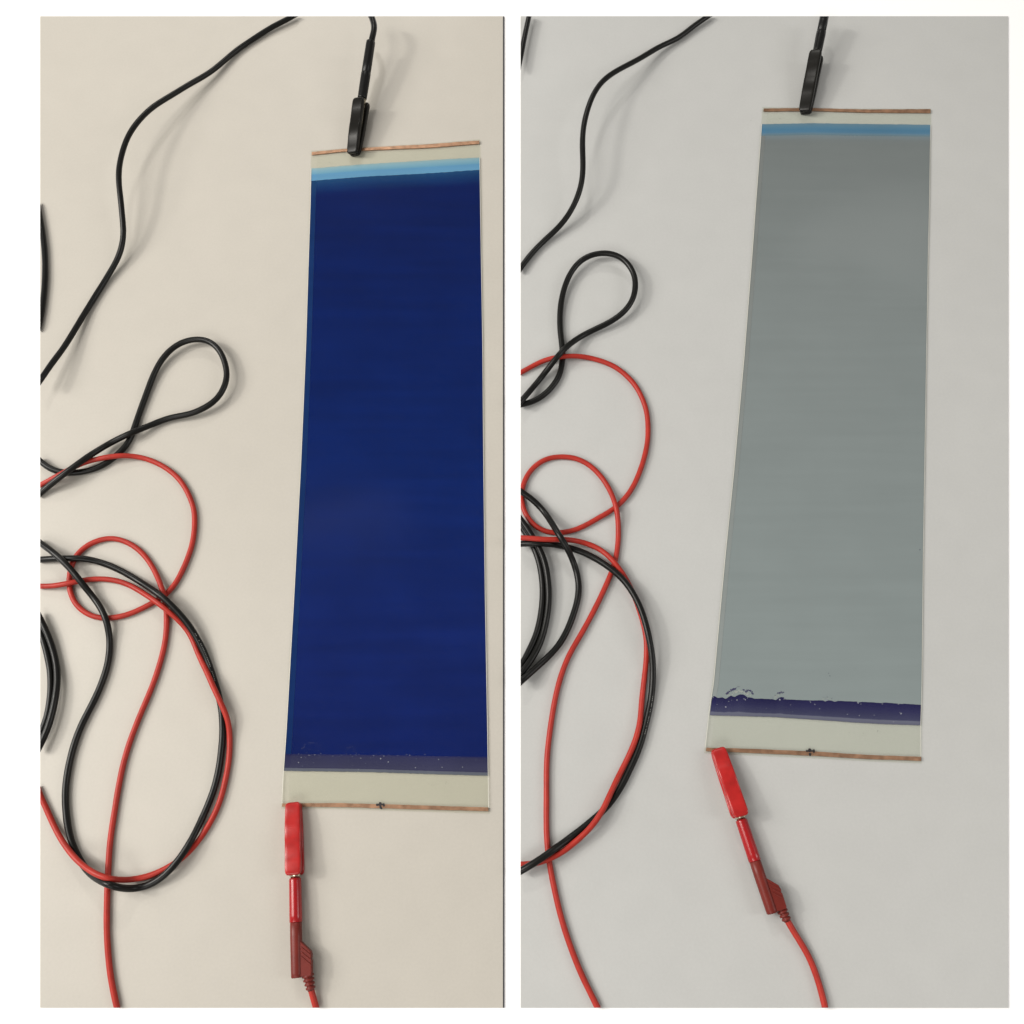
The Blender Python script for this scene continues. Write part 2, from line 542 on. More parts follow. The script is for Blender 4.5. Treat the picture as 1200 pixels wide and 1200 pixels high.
sg.sheet('indigo_band', q_p0, q_p1, Z4, M['purple'], 0.003, 1, 246, 12, rough_a=0.16, rough_b=0.2)
sg.sheet('cover_film', row([(0, 133), (1, 134)]), row([(0, 875.8), (1, 886.4)]), Z5, M['cover'], TB * 0.8, 1, 24, 90, ripple=0.055)
sg.sheet('cut_edge', q_b0, q_d0, Z5 + 0.03 * MM, M['film_edge'], -0.0030, -0.0005, 1, 80)
sg.sheet('cut_edge', q_b0, q_d0, Z5 + 0.03 * MM, M['film_edge'], 1.0005, 1.0025, 1, 80)
copper(sg, q_c0, q_c1, 0.004, 1.001)
cu = copper(sg, q_d0, q_d1, 0.004, 1.003)
mk = mark(rootG, 949, 880.6, [(-4.6, -0.5, 4.8, -0.6, 1.6), (-0.3, -3.6, 0.0, 1.0, 2.2), (0.2, 1.8, 0.5, 5.4, 2.0), (4.8, -2.6, 4.8, 1.6, 1.6)], 1.06 * MM)
mk.parent = cu


def along(pts, n, r, jit):
    out = []
    for _ in range(n):
        i = random.randrange(len(pts) - 1)
        u = random.random()
        out.append((pts[i][0] * (1 - u) + pts[i + 1][0] * u + random.gauss(0, jit), pts[i][1] * (1 - u) + pts[i + 1][1] * u + random.gauss(0, jit), random.uniform(*r)))
    return out


cr = along([(853, 815), (857, 813), (862, 811), (866, 809.6), (870, 811), (875, 813), (879, 815)], 60, (0.5, 1.1), 0.7)
cr += along([(908, 817), (912, 814), (917, 814)], 16, (0.4, 0.8), 0.6) + along([(963, 820), (968, 818), (976, 820)], 10, (0.3, 0.6), 0.5)
sg.flecks('dried_crust', cr, Z4 + 0.01 * MM, M['pale_crust'])
dk = along([(851.5, 813), (854, 811), (858, 808.4), (861, 806.4)], 40, (0.5, 1.25), 0.55) + along([(863, 805.8), (866, 804.2), (869, 805)], 8, (0.25, 0.6), 0.6)
dk += along([(871.5, 808.6), (874, 811), (876.5, 808.6), (880, 810), (882.5, 813.6)], 38, (0.5, 1.15), 0.55) + along([(908, 815), (912, 812.4), (916, 811), (919, 812)], 22, (0.4, 0.95), 0.5)
dk += along([(965, 818), (970, 817), (976, 819)], 7, (0.3, 0.5), 0.4) + [(random.uniform(850, 1075), random.uniform(170, 800), random.uniform(0.15, 0.35)) for _ in range(16)]
dk += [(1078, 644, 0.9), (971, 789, 0.5), (972.5, 792, 0.6)]
sg.flecks('dark_fleck', dk, Z4 + 0.05 * MM, M['dark_fleck'])
pf = [(850.4, 828.4, 1.0), (863.6, 820.2, .9), (873.6, 820.0, 1.1), (872, 818.8, .8), (876, 818, .7), (854, 822, .7), (857.5, 820.5, .5), (840.3, 825.5, .6), (836, 817.5, .7), (844.5, 816.5, .6),
      (914, 820, 1.4), (911.5, 818.5, .7), (919, 819, .8), (905, 817.5, .6), (926.5, 826, .7), (950, 823, .9), (955, 825.5, .9), (960.5, 830.5, .8), (949, 822, .5), (969, 820.5, 1.3), (978, 821.3, .9), (993, 837, .9), (1007, 838.5, .7),
      (1005.5, 823.6, 1.2), (1009, 825, .7), (1034, 825, .9), (1056, 836.4, 1.2), (1054.5, 834.8, .7), (1053, 825.2, .8), (1024.5, 838, .6), (929, 834, .4), (898, 830, .4), (1047, 846, .8)]
sg.flecks('pale_speck', pf, Z5 + 0.04 * MM, M['pale_fleck'])
sg.flecks('dirt_fleck', [(1028.6, 856, .7), (1028.4, 857.5, .6), (1011.5, 859.5, .6), (995, 858.5, .5), (880, 141, .4), (914, 139, .5)], Z5 + 0.04 * MM, M['dirt'])
sb.flecks('dirt_fleck', [(523, 916.5, .6), (522, 918, .5), (506, 920, .5), (386, 190.5, .5)], Z5 + 0.04 * MM, M['dirt'])

# ------------------------------------------------------------------ cables
CAB = []


class Cable:
    def __init__(self, pts, r, cuts):
        """pts: (x, y, priority, lift in mm); a point without the last two inherits the previous priority and lies flat"""
        self.r = r
        self.cuts = cuts
        P, pr, lf = [], [], []
        cur = 1
        for p in pts:
            if len(p) > 2 and p[2] is not None:
                cur = p[2]
            P.append(p[:2])
            pr.append(cur)
            lf.append((p[3] if len(p) > 3 else 0.0) * MM)
        P = np.array(P, float)
        n = len(P)
        seg = np.linalg.norm(np.diff(P, axis=0), axis=1)
        u = np.concatenate([[0], np.cumsum(np.maximum(seg, 0.5) ** 0.75)])
        # natural cubic through the points, then resampled evenly
        tt = np.linspace(0, u[-1], n * 30)
        Q = np.stack([spline(u, P[:, k], tt) for k in (0, 1)], 1)
        d = np.concatenate([[0], np.cumsum(np.linalg.norm(np.diff(Q, axis=0), axis=1))])
        N = int(d[-1] / 2.2) + 2
        e = np.linspace(0, d[-1], N)
        self.px = np.stack([np.interp(e, d, Q[:, k]) for k in (0, 1)], 1)
        k = 3
        ker = np.array([.25, .5, .25])
        for c in (0, 1):
            for _ in range(k):
                s = self.px[:, c].copy()
                s[1:-1] = np.convolve(s, ker, 'valid')
                self.px[:, c] = s
        te = np.interp(e, d, tt)
        self.pr = np.array([pr[min(int(np.searchsorted(u, q, 'right')) - 1, n - 1)] for q in te], float)
        lift = np.interp(te, u, lf)
        self.lift = smooth(lift * 0.6, 8)
        # slight waviness of a real lead
        rg = np.random.RandomState(int(P[:, 0].sum()) % 1000)
        for c in (0, 1):
            wv = smooth(rg.randn(N), 9) * 1.6
            self.px[:, c] += wv
        self.z = self.r + self.lift
        CAB.append(self)

    def world(self):
        return np.array([tuple(W(x, y, z)) for (x, y), z in zip(self.px, self.z)])


def spline(x, y, q):
    n = len(x)
    h = np.diff(x)
    A = np.zeros((n, n))
    b = np.zeros(n)
    A[0, 0] = A[-1, -1] = 1
    for i in range(1, n - 1):
        A[i, i - 1], A[i, i], A[i, i + 1] = h[i - 1], 2 * (h[i - 1] + h[i]), h[i]
        b[i] = 3 * ((y[i + 1] - y[i]) / h[i] - (y[i] - y[i - 1]) / h[i - 1])
    c = np.linalg.solve(A, b)
    k = np.clip(np.searchsorted(x, q) - 1, 0, n - 2)
    dx = q - x[k]
    bb = (y[k + 1] - y[k]) / h[k] - h[k] * (2 * c[k] + c[k + 1]) / 3
    dd = (c[k + 1] - c[k]) / (3 * h[k])
    return y[k] + bb * dx + c[k] * dx ** 2 + dd * dx ** 3


def smooth(a, w):
    g_ = np.exp(-0.5 * (np.arange(-3 * w, 3 * w + 1) / w) ** 2)
    g_ /= g_.sum()
    p = np.pad(a, 3 * w, mode='edge')
    return np.convolve(p, g_, 'valid')


def settle():
    """lay crossing cables over one another so that none passes through another"""
    for it in range(5):
        XY = [c.world()[:, :2] for c in CAB]
        for i, c in enumerate(CAB):
            need = np.full(len(c.z), c.r) + c.lift
            for j, o in enumerate(CAB):
                D = np.linalg.norm(XY[i][:, None] - XY[j][None], axis=2)
                rr = c.r + o.r
                if i == j:
                    ii = np.arange(len(c.z))
                    D[np.abs(ii[:, None] - ii[None]) < 14] = 9
                hit = (D < rr * 1.02) & (o.pr[None] < c.pr[:, None])
                dz = np.sqrt(np.maximum((rr * 1.02) ** 2 - np.minimum(D, rr * 1.02) ** 2, 0)) + o.z[None]
                dz[~hit] = 0
                need = np.maximum(need, dz.max(1))
            # dilate then smooth: gentle humps
            w_ = 5
            pad = np.pad(need, w_, mode='edge')
            dil = np.max(np.stack([pad[k:k + len(need)] for k in range(2 * w_ + 1)]), 0)
            c.z = np.maximum(smooth(dil, 5), need * 0.98)
            c.z = np.maximum(smooth(c.z, 2), c.r)


def tube(name, pts, r, material, parent, sides=14, cuts=None, radii=None):
    pts = [Vector(p) for p in pts]
    n = len(pts)
    vs, fs = [], []
    up = Vector((0, 0, 1))
    for i, p in enumerate(pts):
        t = (pts[min(i + 1, n - 1)] - pts[max(i - 1, 0)]).normalized()
        a = t.cross(up)
        if a.length < 1e-4:
            a = Vector((1, 0, 0))
        a.normalize()
        b = a.cross(t)
        rr = radii[i] if radii else r * (1 + 0.018 * math.sin(i * 0.37) * math.sin(i * 0.091 + 1))
        for k in range(sides):
            q = 2 * math.pi * k / sides
            vs.append(p + a * (rr * math.cos(q)) + b * (rr * math.sin(q)))
    for i in range(n - 1):
        for k in range(sides):
            k2 = (k + 1) % sides
            fs.append((i * sides + k, (i + 1) * sides + k, (i + 1) * sides + k2, i * sides + k2))
    fs.append(tuple(range(sides)))
    fs.append(tuple(reversed(range((n - 1) * sides, n * sides))))
    o = obj(name, vs, fs, material, parent, True)
    bmm = bmesh.new()
    bmm.from_mesh(o.data)
    bmesh.ops.recalc_face_normals(bmm, faces=bmm.faces[:])
    bmm.to_mesh(o.data)
    bmm.free()
    cut(o, cuts)
    return o


RB, RR = 1.62 * MM, 1.38 * MM
# left table
L_run = Cable([(362, 6, 1, 3), (343, 19, 1, 2), (320, 31, 1, 1), (298, 45, 1, 0), (275, 61, 1, 0), (247, 84, 1, 2), (225, 97, 1, 5), (200, 112, 1, 11), (180, 125, 1, 16), (165, 139, 1, 20), (152, 157, 1, 23), (144, 177, 1, 24), (140, 197, 1, 23), (140, 214, 1, 21),
               (142, 234, 1, 17), (144, 256, 1, 12), (145, 275, 1, 7), (141, 296, 1, 3), (130, 318, 1, 0), (113, 345), (98, 369, 1, 0), (85, 391, 1, 2), (74, 409, 1, 5), (61, 427, 1, 8), (47, 447, 1, 12), (32, 466, 1, 14)], RB, CUTL)
L_coil = Cable([(41, 225), (46, 250), (50, 275), (52, 300), (52, 328), (50, 352), (46, 378), (40, 400)], RB, CUTL)
L_loop = Cable([(30, 526, 1, 2), (47, 540, 1, 2), (58, 548), (72, 553), (90, 553.5), (108, 550), (125, 542), (140, 530), (150, 518), (157, 502), (163, 484), (170, 465), (177, 447), (185, 430, 1, 1), (196, 414, 1, 2), (211, 402, 1, 4), (229, 397.5, 1, 5), (245, 401, 1, 6),
                (257, 412, 1, 6), (264, 428, 1, 6), (265.5, 442, 1, 6), (261, 457, 1, 5), (252, 469, 1, 4), (239, 478, 3, 3), (222, 485, 3, 2), (200, 490), (180, 497), (157, 506), (130, 519), (105, 534), (85, 548), (66, 562), (47, 578), (30, 594)], RB, CUTL)
L_red1 = Cable([(30, 577, 2), (47, 569), (62, 561), (77, 553), (95, 544), (115, 538), (135, 534.5), (155, 534.5), (175, 539), (195, 549), (210, 562), (221, 580), (227, 598), (228, 615), (226, 633), (221, 650), (213.5, 668), (204, 685), (192, 698), (180, 706), (165, 714), (147, 721), (130, 724), (112, 723),
                (97, 716), (86, 704), (81, 689), (81.5, 672), (87, 655), (100, 641), (115, 633.5), (132, 631), (150, 636), (166, 647, 2.5), (179, 664), (188, 684), (193.5, 705), (195, 726), (193.5, 750), (188.5, 774), (180, 800), (169, 827), (157.5, 855), (148, 883), (141, 914),
                (135, 947), (130, 983), (127, 1022), (125.5, 1052), (125, 1082), (126.5, 1113), (130.5, 1146), (137, 1181), (141, 1200)], RR, CUTL)
L_red2 = Cable([(30, 686, 3), (47, 687), (62, 686.5), (80, 683.5), (100, 680), (120, 679), (137, 681.5), (152, 687), (166, 695), (180, 704), (195, 715), (210, 728), (223, 745), (231, 764, 5), (241, 785), (251, 807), (260, 827), (267, 846), (269, 868), (268, 890), (264, 914), (257, 940), (247, 963),
                (233, 985), (215, 1004), (194, 1018), (170, 1027.5), (144, 1031), (121, 1027.5), (102, 1017.5), (86, 1003), (72, 984), (61.5, 964), (53.5, 946), (47, 932), (38, 908)], RR, CUTL)
L_blk2 = Cable([(30, 658, 6), (47, 656), (62, 654.5), (80, 654), (100, 655), (117, 659), (135, 665.5), (152, 674), (170, 685), (190, 699.5), (205, 714), (218, 729), (230, 747, 5), (241.5, 771), (250.5, 796, 4), (257, 820), (260, 842), (260.5, 862), (258.5, 884), (254.5, 908), (246, 937), (234, 965, 6),
                (221, 990), (206, 1012), (188, 1029.5), (167, 1039.5), (146, 1041), (126, 1036, 4), (107, 1025), (91.5, 1004), (82, 980), (77.5, 952), (76.5, 926), (79.5, 901), (86, 876, 7), (96, 850), (107.5, 827), (117.5, 805), (125, 782), (128, 760), (127, 740), (122.5, 722), (114, 706), (100.5, 689),
                (85, 670), (67, 652), (47, 637), (30, 625)], RB, CUTL)
L_pairA = Cable([(30, 695, 1), (47, 725), (57, 747), (64, 771), (67, 795), (65, 820), (59, 845), (51, 865), (40, 885)], RB, CUTL)
L_pairB = Cable([(28, 705, 0), (47, 740), (54, 760), (59, 783), (60, 803), (58, 825), (53.5, 845), (46, 862), (34, 880)], RB, CUTL)
# right table
R_run = Cable([(848, 6, 1, 3), (829, 19, 1, 2), (812, 31, 1, 1), (794, 44.5, 1, 0), (775, 54, 1, 1), (755, 65.5, 1, 4), (736, 76, 1, 10), (720, 85, 1, 15), (706, 96, 1, 19), (696, 110, 1, 22), (689, 127, 1, 24), (684, 147, 1, 24), (682.3, 168, 1, 23), (683, 190, 1, 20), (682, 210, 1, 15), (676.5, 231, 1, 9), (667, 250, 1, 4),
               (655.5, 265, 1, 1), (641, 279), (626, 294), (610, 314, 1, 1), (596, 334, 1, 2)], RB, CUTR)
R_coil = Cable([(629, -10, 1, 4), (623, 8, 1, 4), (618, 28, 1, 4), (613, 50, 1, 4), (607.5, 78, 1, 4), (601, 105, 1, 4)], RB, CUTR)
R_loop = Cable([(593, 476, 1, 2), (610, 474, 1, 2), (621, 471.5, 1, 1), (634, 465), (646, 454), (655, 440), (658.5, 426), (659, 409), (657, 391), (656, 372), (657.3, 354, 1, 1), (661.5, 336, 1, 2), (668.5, 320, 1, 3), (679, 307, 1, 4), (692, 299.5, 1, 5), (708, 297, 1, 6), (724, 300.5, 1, 7), (736, 310, 1, 7), (743.3, 324, 1, 7), (744.3, 338, 1, 6),
                (741, 352, 1, 5), (732, 365, 1, 4), (720, 374.5, 3, 2.5), (708, 381, 3, 1.5), (692, 388.5), (676, 397.5), (662, 408.5), (651.5, 420), (638, 437), (624, 454), (611, 469.5), (598, 486)], RB, CUTR)
R_red1 = Cable([(594, 443, 2), (610, 436), (622, 430), (636, 423.5), (652, 419.3), (670, 417.7), (686, 418.5), (702, 421.8), (718, 428), (732, 438), (744, 451), (752, 466), (757, 482), (759, 501), (758.5, 518), (755.5, 534), (749, 554), (738.5, 575), (726, 590), (714, 599.5), (700, 608), (685, 616.5), (670, 622.3),
                (655, 624.5), (640, 622.8), (627, 616), (617, 604), (611.7, 588), (612.3, 571), (618.3, 556), (628, 545), (642, 537.3), (658, 535), (674, 536.8), (688, 543, 2.5), (700, 553), (710, 566), (718, 582), (723, 599), (724.7, 617), (724.3, 635), (721.7, 653), (716.8, 670), (709.5, 688), (701.5, 705), (691.5, 724), (680, 745),
                (667.5, 768), (657.5, 794), (650, 822), (644.5, 853), (641.2, 885), (640, 917), (640, 949), (641, 978), (643.5, 1006), (647, 1028), (653, 1056), (662, 1090), (674, 1124), (687, 1154), (700, 1181), (708, 1197)], RR, CUTR)
R_red2 = Cable([(592, 628, 7), (610, 629.5), (626, 631), (642, 632), (658, 632), (674, 633.5), (690, 638), (704, 645, 5), (716, 655), (726, 667), (735, 681), (743, 698), (750, 718), (755.5, 738), (758, 757), (757.5, 776, 6), (755, 797), (752, 822), (749.5, 847, 7), (742, 874), (731, 898), (718, 924), (705, 951), (691, 970.5),
                (674, 987, 6), (660, 998), (646, 1005.5, 5), (627, 1011.5), (610, 1012.5), (592, 1011)], RR, CUTR)
R_blk2 = Cable([(592, 637, 6), (610, 637.5), (626, 637.3), (642, 638), (658, 640.3), (674, 644.5), (690, 651), (706, 660), (720, 670, 6, 2), (732, 681.5, 6, 5), (742, 695.5, 6, 7), (750.5, 712, 6, 8), (757.5, 732, 6, 8), (762.5, 754, 6, 6), (765, 776, 6, 3), (764.8, 800), (762, 824), (757, 848), (750, 874), (739, 900), (726, 924), (710, 946), (693, 962),
                (674, 977), (654, 992), (633, 1007), (610, 1021), (594, 1030)], RB, CUTR)
R_blk3 = Cable([(594, 566, 8), (610, 576), (622, 584.5), (634, 596), (644.5, 610), (654, 625.5), (663, 640), (670, 654), (675.5, 670), (678, 686), (677, 702), (672.5, 719), (665.5, 737), (654, 757), (638.5, 773.5), (622.5, 788), (610, 799), (594, 813)], RB, CUTR)
R_pairA = Cable([(590, 578, 1), (606, 602), (616, 616), (624, 629), (632.5, 645), (639, 664), (642, 684), (642.5, 703), (640.5, 723), (635.5, 746), (627.5, 765), (617, 781), (604, 797)], RB, CUTR)
R_pairB = Cable([(588, 590, 0), (602, 607), (613, 621), (621, 634), (627, 646), (632.5, 663), (635.5, 682), (635.7, 702), (633.5, 722), (629, 742), (621.5, 760), (612, 778), (600, 795)], RB, CUTR)

settle()


def cable_thing(c, label, material, group):
    P = c.world()
    root = P[len(P) // 2]
    o = tube('black_cable' if material is M['black_pvc'] else 'red_cable', P, c.r, material, None, cuts=c.cuts)
    tag(o, label, 'cable', group)
    return o


GB, GR = 'loose black cables', 'loose red cables'
cable_thing(L_coil, 'short black cable bend at the left edge above the loops, warm beige table', M['black_pvc'], GB)
cable_thing(L_loop, 'black cable twisted into a teardrop loop left of the blue strip', M['black_pvc'], GB)
cable_thing(L_red1, 'red cable making a small round loop, then running down off the warm table', M['red_pvc'], GR)
cable_thing(L_red2, 'red cable in a wide bend beside the black one, warm table', M['red_pvc'], GR)
lb2 = cable_thing(L_blk2, 'black cable in the large oval loop left of the red clip, warm table', M['black_pvc'], GB)
cable_thing(L_pairA, 'outer of two short black bends at the left edge, warm table', M['black_pvc'], GB)
cable_thing(L_pairB, 'inner of two short black bends at the left edge, warm table', M['black_pvc'], GB)
cable_thing(R_coil, 'short black cable end at the top left corner of the cool table', M['black_pvc'], GB)
cable_thing(R_loop, 'black cable twisted into a teardrop loop left of the grey strip', M['black_pvc'], GB)
cable_thing(R_red1, 'red cable making a small round loop, then running down off the cool table', M['red_pvc'], GR)
cable_thing(R_red2, 'red cable in a wide bend beside the black one, cool table', M['red_pvc'], GR)
rb2 = cable_thing(R_blk2, 'black cable in the wide arc beside the red one, cool table', M['black_pvc'], GB)
cable_thing(R_blk3, 'black cable bend crossing over the small red loop, cool table', M['black_pvc'], GB)
cable_thing(R_pairA, 'outer of two short black bends at the left edge, cool table', M['black_pvc'], GB)
cable_thing(R_pairB, 'inner of two short black bends at the left edge, cool table', M['black_pvc'], GB)


def printing(c, parent, y0, y1, seed, side=0.35):
    """row of tiny printed dashes along the top of a cable, too small to read"""
    rng = random.Random(seed)
    P = c.world()
    vs, fs = [], []
    for i in range(2, len(P) - 2):
        x, y = c.px[i]
        if not (y0 <= y <= y1 and c.px[i + 1][1] > y) or x < 200:
            continue
        if rng.random() < 0.25:
            continue
        t = Vector(P[i + 1] - P[i - 1]).normalized()
        a = t.cross(Vector((0, 0, 1))).normalized()
        b = a.cross(t)
        ln = rng.uniform(0.15, 0.32) * MM
        b0 = len(vs)
        for du in (-1, 1):
            for q in (-0.10, 0.10):
                an = math.pi / 2 + side + q
                vs.append(Vector(P[i]) + t * (ln * du) + (a * math.cos(an) + b * math.sin(an)) * (c.r * 1.012))
        fs.append((b0, b0 + 1, b0 + 3, b0 + 2))
    if fs:
        o = obj('printing', vs, fs, M['print'], parent)
        o['kind'] = 'stuff'


printing(L_blk2, lb2, 742, 800, 3)
printing(R_blk2, rb2, 815, 860, 5)

# ------------------------------------------------------------------ crocodile clips with test leads


def frame(tip, end, roll):
    """columns: along, across, up"""
    x = (end - tip).normalized()
    y = Vector((0, 0, 1)).cross(x).normalized()
    z = x.cross(y)
    R = Matrix.Rotation(roll, 3, x)
    return tip, x, R @ y, R @ z


def loft(name, fr, secs, material, parent, n=3.2, sides=24, cuts=None, cap=True):
    """secs: (x, yc, zc, width, thickness) in mm, superellipse sections along the clip's axis"""
    o0, X, Y, Z = fr
    vs, fs = [], []
    for (x, yc, zc, wd, th) in secs:
        for k in range(sides):
            a = 2 * math.pi * k / sides
            c, s = math.cos(a), math.sin(a)
            yy = yc + wd / 2 * math.copysign(abs(c) ** (2 / n), c)
            zz = zc + th / 2 * math.copysign(abs(s) ** (2 / n), s)
            vs.append(o0 + X * (x * MM) + Y * (yy * MM) + Z * (zz * MM))
    m_ = len(secs)
    for i in range(m_ - 1):
        for k in range(sides):
            k2 = (k + 1) % sides
            fs.append((i * sides + k, (i + 1) * sides + k, (i + 1) * sides + k2, i * sides + k2))
    fs.append(tuple(range(sides)))
    fs.append(tuple(reversed(range((m_ - 1) * sides, m_ * sides))))
    o = obj(name, vs, fs, material, parent, True)
    b = bmesh.new()
    b.from_mesh(o.data)
    bmesh.ops.recalc_face_normals(b, faces=b.faces[:])
    for f in b.faces:
        if len(f.verts) > 4:
            f.smooth = False
    b.to_mesh(o.data)
    b.free()
    cut(o, cuts)
    return o


def extrude(name, fr, outline, y_is, z0, z1, material, parent, cuts=None, bevel=0.5):
    """outline in (x, y) mm of the clip frame, from height z0 to z1, edges eased by a bevel"""
    o0, X, Y, Z = fr
    n = len(outline)
    vs = [o0 + X * (x * MM) + Y * (y * MM) + Z * (z * MM) for z in (z0, z1) for x, y in outline]
    fs = [tuple(range(n)), tuple(reversed(range(n, 2 * n)))] + [(i, n + i, n + (i + 1) % n, (i + 1) % n) for i in range(n)]
    o = obj(name, vs, fs, material, parent)
    b = bmesh.new()
    b.from_mesh(o.data)
    bmesh.ops.recalc_face_normals(b, faces=b.faces[:])
    bmesh.ops.bevel(b, geom=b.edges[:], offset=bevel * MM, segments=2, affect='EDGES', profile=0.6)
    b.to_mesh(o.data)
    b.free()
    cut(o, cuts)
    return o


def clip(root, tip, end, roll, colour, L, cuts, fin=True, spread=1.0):
    """jaw tip to plug end; L = lengths of boot, sleeve, plug in mm"""
    lb, ls, lp = L
    tot = (end - tip).length / MM
    k = tot / (lb + ls + lp)
    lb, ls, lp = lb * k, ls * k, lp * k
    fr = frame(tip, end, roll)
    mb, ms, mp = (M['red_boot'], M['red_sleeve'], M['red_plug']) if colour == 'red' else (M['black_boot'], M['black_sleeve'], M['black_sleeve'])

    def boot(sgn):
        s = []
        for u, wd, th, dz in [(-0.012, 4.6, 1.4, -0.1), (0.0, 6.0, 2.2, 0.0), (0.025, 6.9, 2.6, 0.05), (0.10, 7.2, 2.9, 0.15), (0.27, 7.35, 2.95, 0.30), (0.278, 7.4, 3.2, 0.30), (0.52, 7.45, 3.25, 0.25), (0.528, 7.4, 3.0, 0.2), (0.79, 7.4, 2.95, 0.0), (0.798, 7.45, 3.2, -0.05),
                              (0.93, 7.4, 3.1, -0.15), (0.97, 6.9, 2.8, -0.2), (0.993, 5.8, 2.2, -0.25), (1.0, 4.2, 1.4, -0.25)]:
            zc = sgn * (1.25 + (2.7 * u + dz) * spread)
            s.append((u * lb, 0, zc, wd, th))
        return s
    loft('boot', fr, boot(1), mb, root, 6.0, 36, cuts)
    loft('boot', fr, [(a, b_, c_, w_ * 0.98, t_ * 0.9) for a, b_, c_, w_, t_ in boot(-1)], mb, root, 6.0, 36, cuts)
    # metal jaws show between the boots at the tip and at the tail
    loft('jaw', fr, [(0.2, 0, 0.25, 3.6, 0.5), (1.5, 0, 0.35, 4.4, 0.6), (lb * 0.5, 0, 0.8, 4.4, 1.2), (lb * 0.96, 0, 1.0, 4.2, 2.0)], M['metal'], root, 5, 16, cuts)
    loft('jaw', fr, [(0.2, 0, -0.35, 3.6, 0.5), (1.5, 0, -0.45, 4.4, 0.6), (lb * 0.5, 0, -0.8, 4.4, 1.2), (lb * 0.96, 0, -1.0, 4.2, 2.0)], M['metal'], root, 5, 16, cuts)
    loft('ferrule', fr, [(lb * 0.9, 0, 0, 4.2, 4.0), (lb + 0.5, 0, 0, 5.0, 4.8), (lb + 0.6, 0, 0, 4.2, 4.0), (lb + 2.6, 0, 0, 4.2, 4.0)], M['metal'], root, 2, 20, cuts)
    a = lb + 1.2
    b = lb + ls
    loft('sleeve', fr, [(a, 0, 0, 4.9, 4.9), (a + .25, 0, 0, 5.4, 5.4), (a + 1, 0, 0, 5.5, 5.5), (b - 3, 0, 0, 5.75, 5.75), (b - .2, 0, 0, 5.75, 5.75), (b, 0, 0, 5.4, 5.4)], ms, root, 2, 28, cuts)
    c = tot
    pl = loft('plug', fr, [(b + 0.02, 0, 0, 4.8, 4.8), (b + .2, 0, 0, 5.2, 5.2), (b + 6, 0, 0, 5.3, 5.4), (c - 2, 0, 0, 5.1, 5.4), (c - .35, 0, 0, 5.0, 5.3), (c, 0, 0, 4.4, 4.7)], mp, root, 2.3, 28, cuts)
    if fin:
        q = c - b
        out = [(b + q * 0.33, 1.6), (b + q * 0.37, 2.7), (b + q * 0.54, 6.6), (b + q * 0.62, 7.0), (b + q * 0.69, 6.7), (b + q * 0.73, 7.0), (b + q * 0.95, 6.9), (b + q * 0.985, 6.5), (b + q * 0.985, 1.6)]
        wing = extrude('wing', fr, out, 1, -2.1, 1.75, mp, root, cuts, 0.4)
        for j in range(3):
            u = b + q * (0.44 + 0.085 * j)
            rib = extrude('grip_rib', fr, [(u, 2.4), (u + q * 0.17, 6.9), (u + q * 0.205, 6.9), (u + q * 0.035, 2.4)], 1, 1.5, 2.1, mp, root, cuts, 0.22)
            rib.parent = wing
    return fr, (lb, ls, lp, tot)


def local(fr, x, y, z):
    return fr[0] + fr[1] * (x * MM) + fr[2] * (y * MM) + fr[3] * (z * MM)


def hermite(p0, t0, p1, t1, n):
    out = []
    for i in range(n + 1):
        u = i / n
        out.append(p0 * (2 * u ** 3 - 3 * u ** 2 + 1) + t0 * (u ** 3 - 2 * u ** 2 + u) + p1 * (-2 * u ** 3 + 3 * u ** 2) + t1 * (u ** 3 - u ** 2))
    return out


def relief(root, p, d, material, cuts, sc=1.0):
    """ribbed strain relief: rings joined by a neck"""
    rings = 4
    prof = []
    for i in range(rings):
        x0 = i * 1.75
        rr = (2.75 - 0.2 * i) * sc
        prof += [(x0, rr * .72), (x0 + 0.22, rr * .95), (x0 + 0.5, rr), (x0 + 0.9, rr), (x0 + 1.1, rr * .95), (x0 + 1.3, rr * .72)]
    prof += [(rings * 1.75, 1.5 * sc)]
    pts = [p + d * (x * MM) for x, _ in prof]
    return tube('strain_relief', pts, 0, material, root, 18, cuts, [r_ * MM for _, r_ in prof])


def red_lead(label, tip_px, tip_z, end_px, end_z, roll, rel_px, rel_d, path, cuts, spread):
    tip = W(*tip_px, tip_z * MM)
    end = W(*end_px, end_z * MM)
    root = thing('test_lead', label, 'test lead', Vector((tip.x, tip.y, 0)), 'red test leads with crocodile clip')
    fr, (lb, ls, lp, tot) = clip(root, tip, end, math.radians(roll), 'red', (37.5, 23.5, 27.0), cuts, True, spread)
    p = W(rel_px[0], rel_px[1], 4.0 * MM)
    d = (W(rel_d[0], rel_d[1], 3.4 * MM) - p).normalized()
    relief(root, p, d, M['red_plug'], cuts)
    P = [p + d * (5.0 * MM)] + [W(x, y, z * MM) for x, y, z in path]
    arr = np.array([tuple(q) for q in P])
    u = np.concatenate([[0], np.cumsum(np.linalg.norm(np.diff(arr, axis=0), axis=1))])
    tq = np.linspace(0, u[-1], 60)
    Q = np.stack([spline(u, arr[:, i], tq) for i in range(3)], 1)
    tube('cable', Q, 1.45 * MM, M['red_pvc'], root, 14, cuts)
    return root


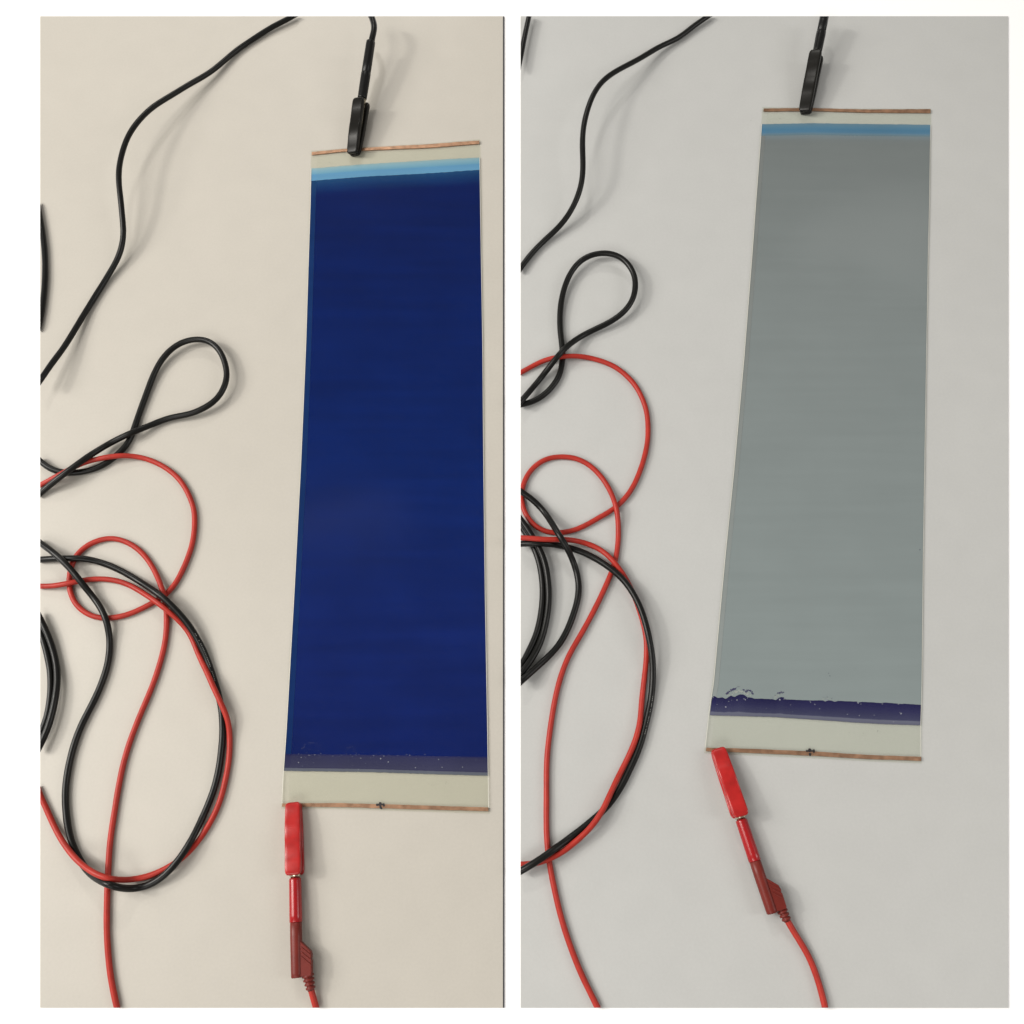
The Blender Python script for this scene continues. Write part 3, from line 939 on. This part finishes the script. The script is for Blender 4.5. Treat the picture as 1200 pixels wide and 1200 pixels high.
red_lead('red crocodile clip and lead gripping the bottom copper tape of the blue strip', (344.2, 941.5), 2.6, (348.0, 1146), 4.8, 2, (360.5, 1141.5), (364.6, 1161), [(366.8, 1168, 2.6), (370.5, 1181, 2.0), (377, 1201, 1.6)], CUTL, 0.85)
red_lead('red crocodile clip and lead angled away from the grey strip', (841.0, 878.0), 2.8, (905.2, 1070.5), 4.8, 3, (914.0, 1062), (925.0, 1084), [(929.5, 1090.5, 2.6), (937.5, 1103.5, 1.9), (947, 1120, 1.6), (957.5, 1146, 1.5), (967, 1181, 1.5), (971, 1200, 1.5)], CUTR, 1.25)

# black leads
tip = W(414.5, 180.5, 3.2 * MM)
end = W(434.6, 48.5, 15 * MM)
rt = thing('test_lead', 'black crocodile clip and lead gripping the top copper tape of the blue strip', 'test lead', Vector((tip.x, tip.y, 0)), 'black test leads with crocodile clip')
fr, (lb, ls, lp, tot) = clip(rt, tip, end, math.radians(-24), 'black', (37.5, 19.5, 23.0), CUTL, False, 0.70)
P = [local(fr, tot - 4, -0.6, 0), local(fr, tot + 2, -0.6, 0), W(438.2, 35, 16 * MM), W(437.6, 26, 15.5 * MM), W(434.0, 17, 15 * MM), W(424, 6, 13 * MM), W(405, -4, 11 * MM)]
arr = np.array([tuple(q) for q in P])
u = np.concatenate([[0], np.cumsum(np.linalg.norm(np.diff(arr, axis=0), axis=1))])
Q = np.stack([spline(u, arr[:, i], np.linspace(0, u[-1], 60)) for i in range(3)], 1)
tube('cable', Q, 1.85 * MM, M['black_pvc'], rt, 14, CUTL)
tube('cable', L_run.world(), L_run.r, M['black_pvc'], rt, 14, CUTL)

tip = W(943.5, 131.5, 3.2 * MM)
end = W(976, -30, 18 * MM)
rt = thing('test_lead', 'black crocodile clip and lead gripping the top copper tape of the grey strip', 'test lead', Vector((tip.x, tip.y, 0)), 'black test leads with crocodile clip')
fr, dims = clip(rt, tip, end, math.radians(-24), 'black', (35.0, 13.0, 35.0), CUTR, False, 0.70)
tube('cable', R_run.world(), R_run.r, M['black_pvc'], rt, 14, CUTR)
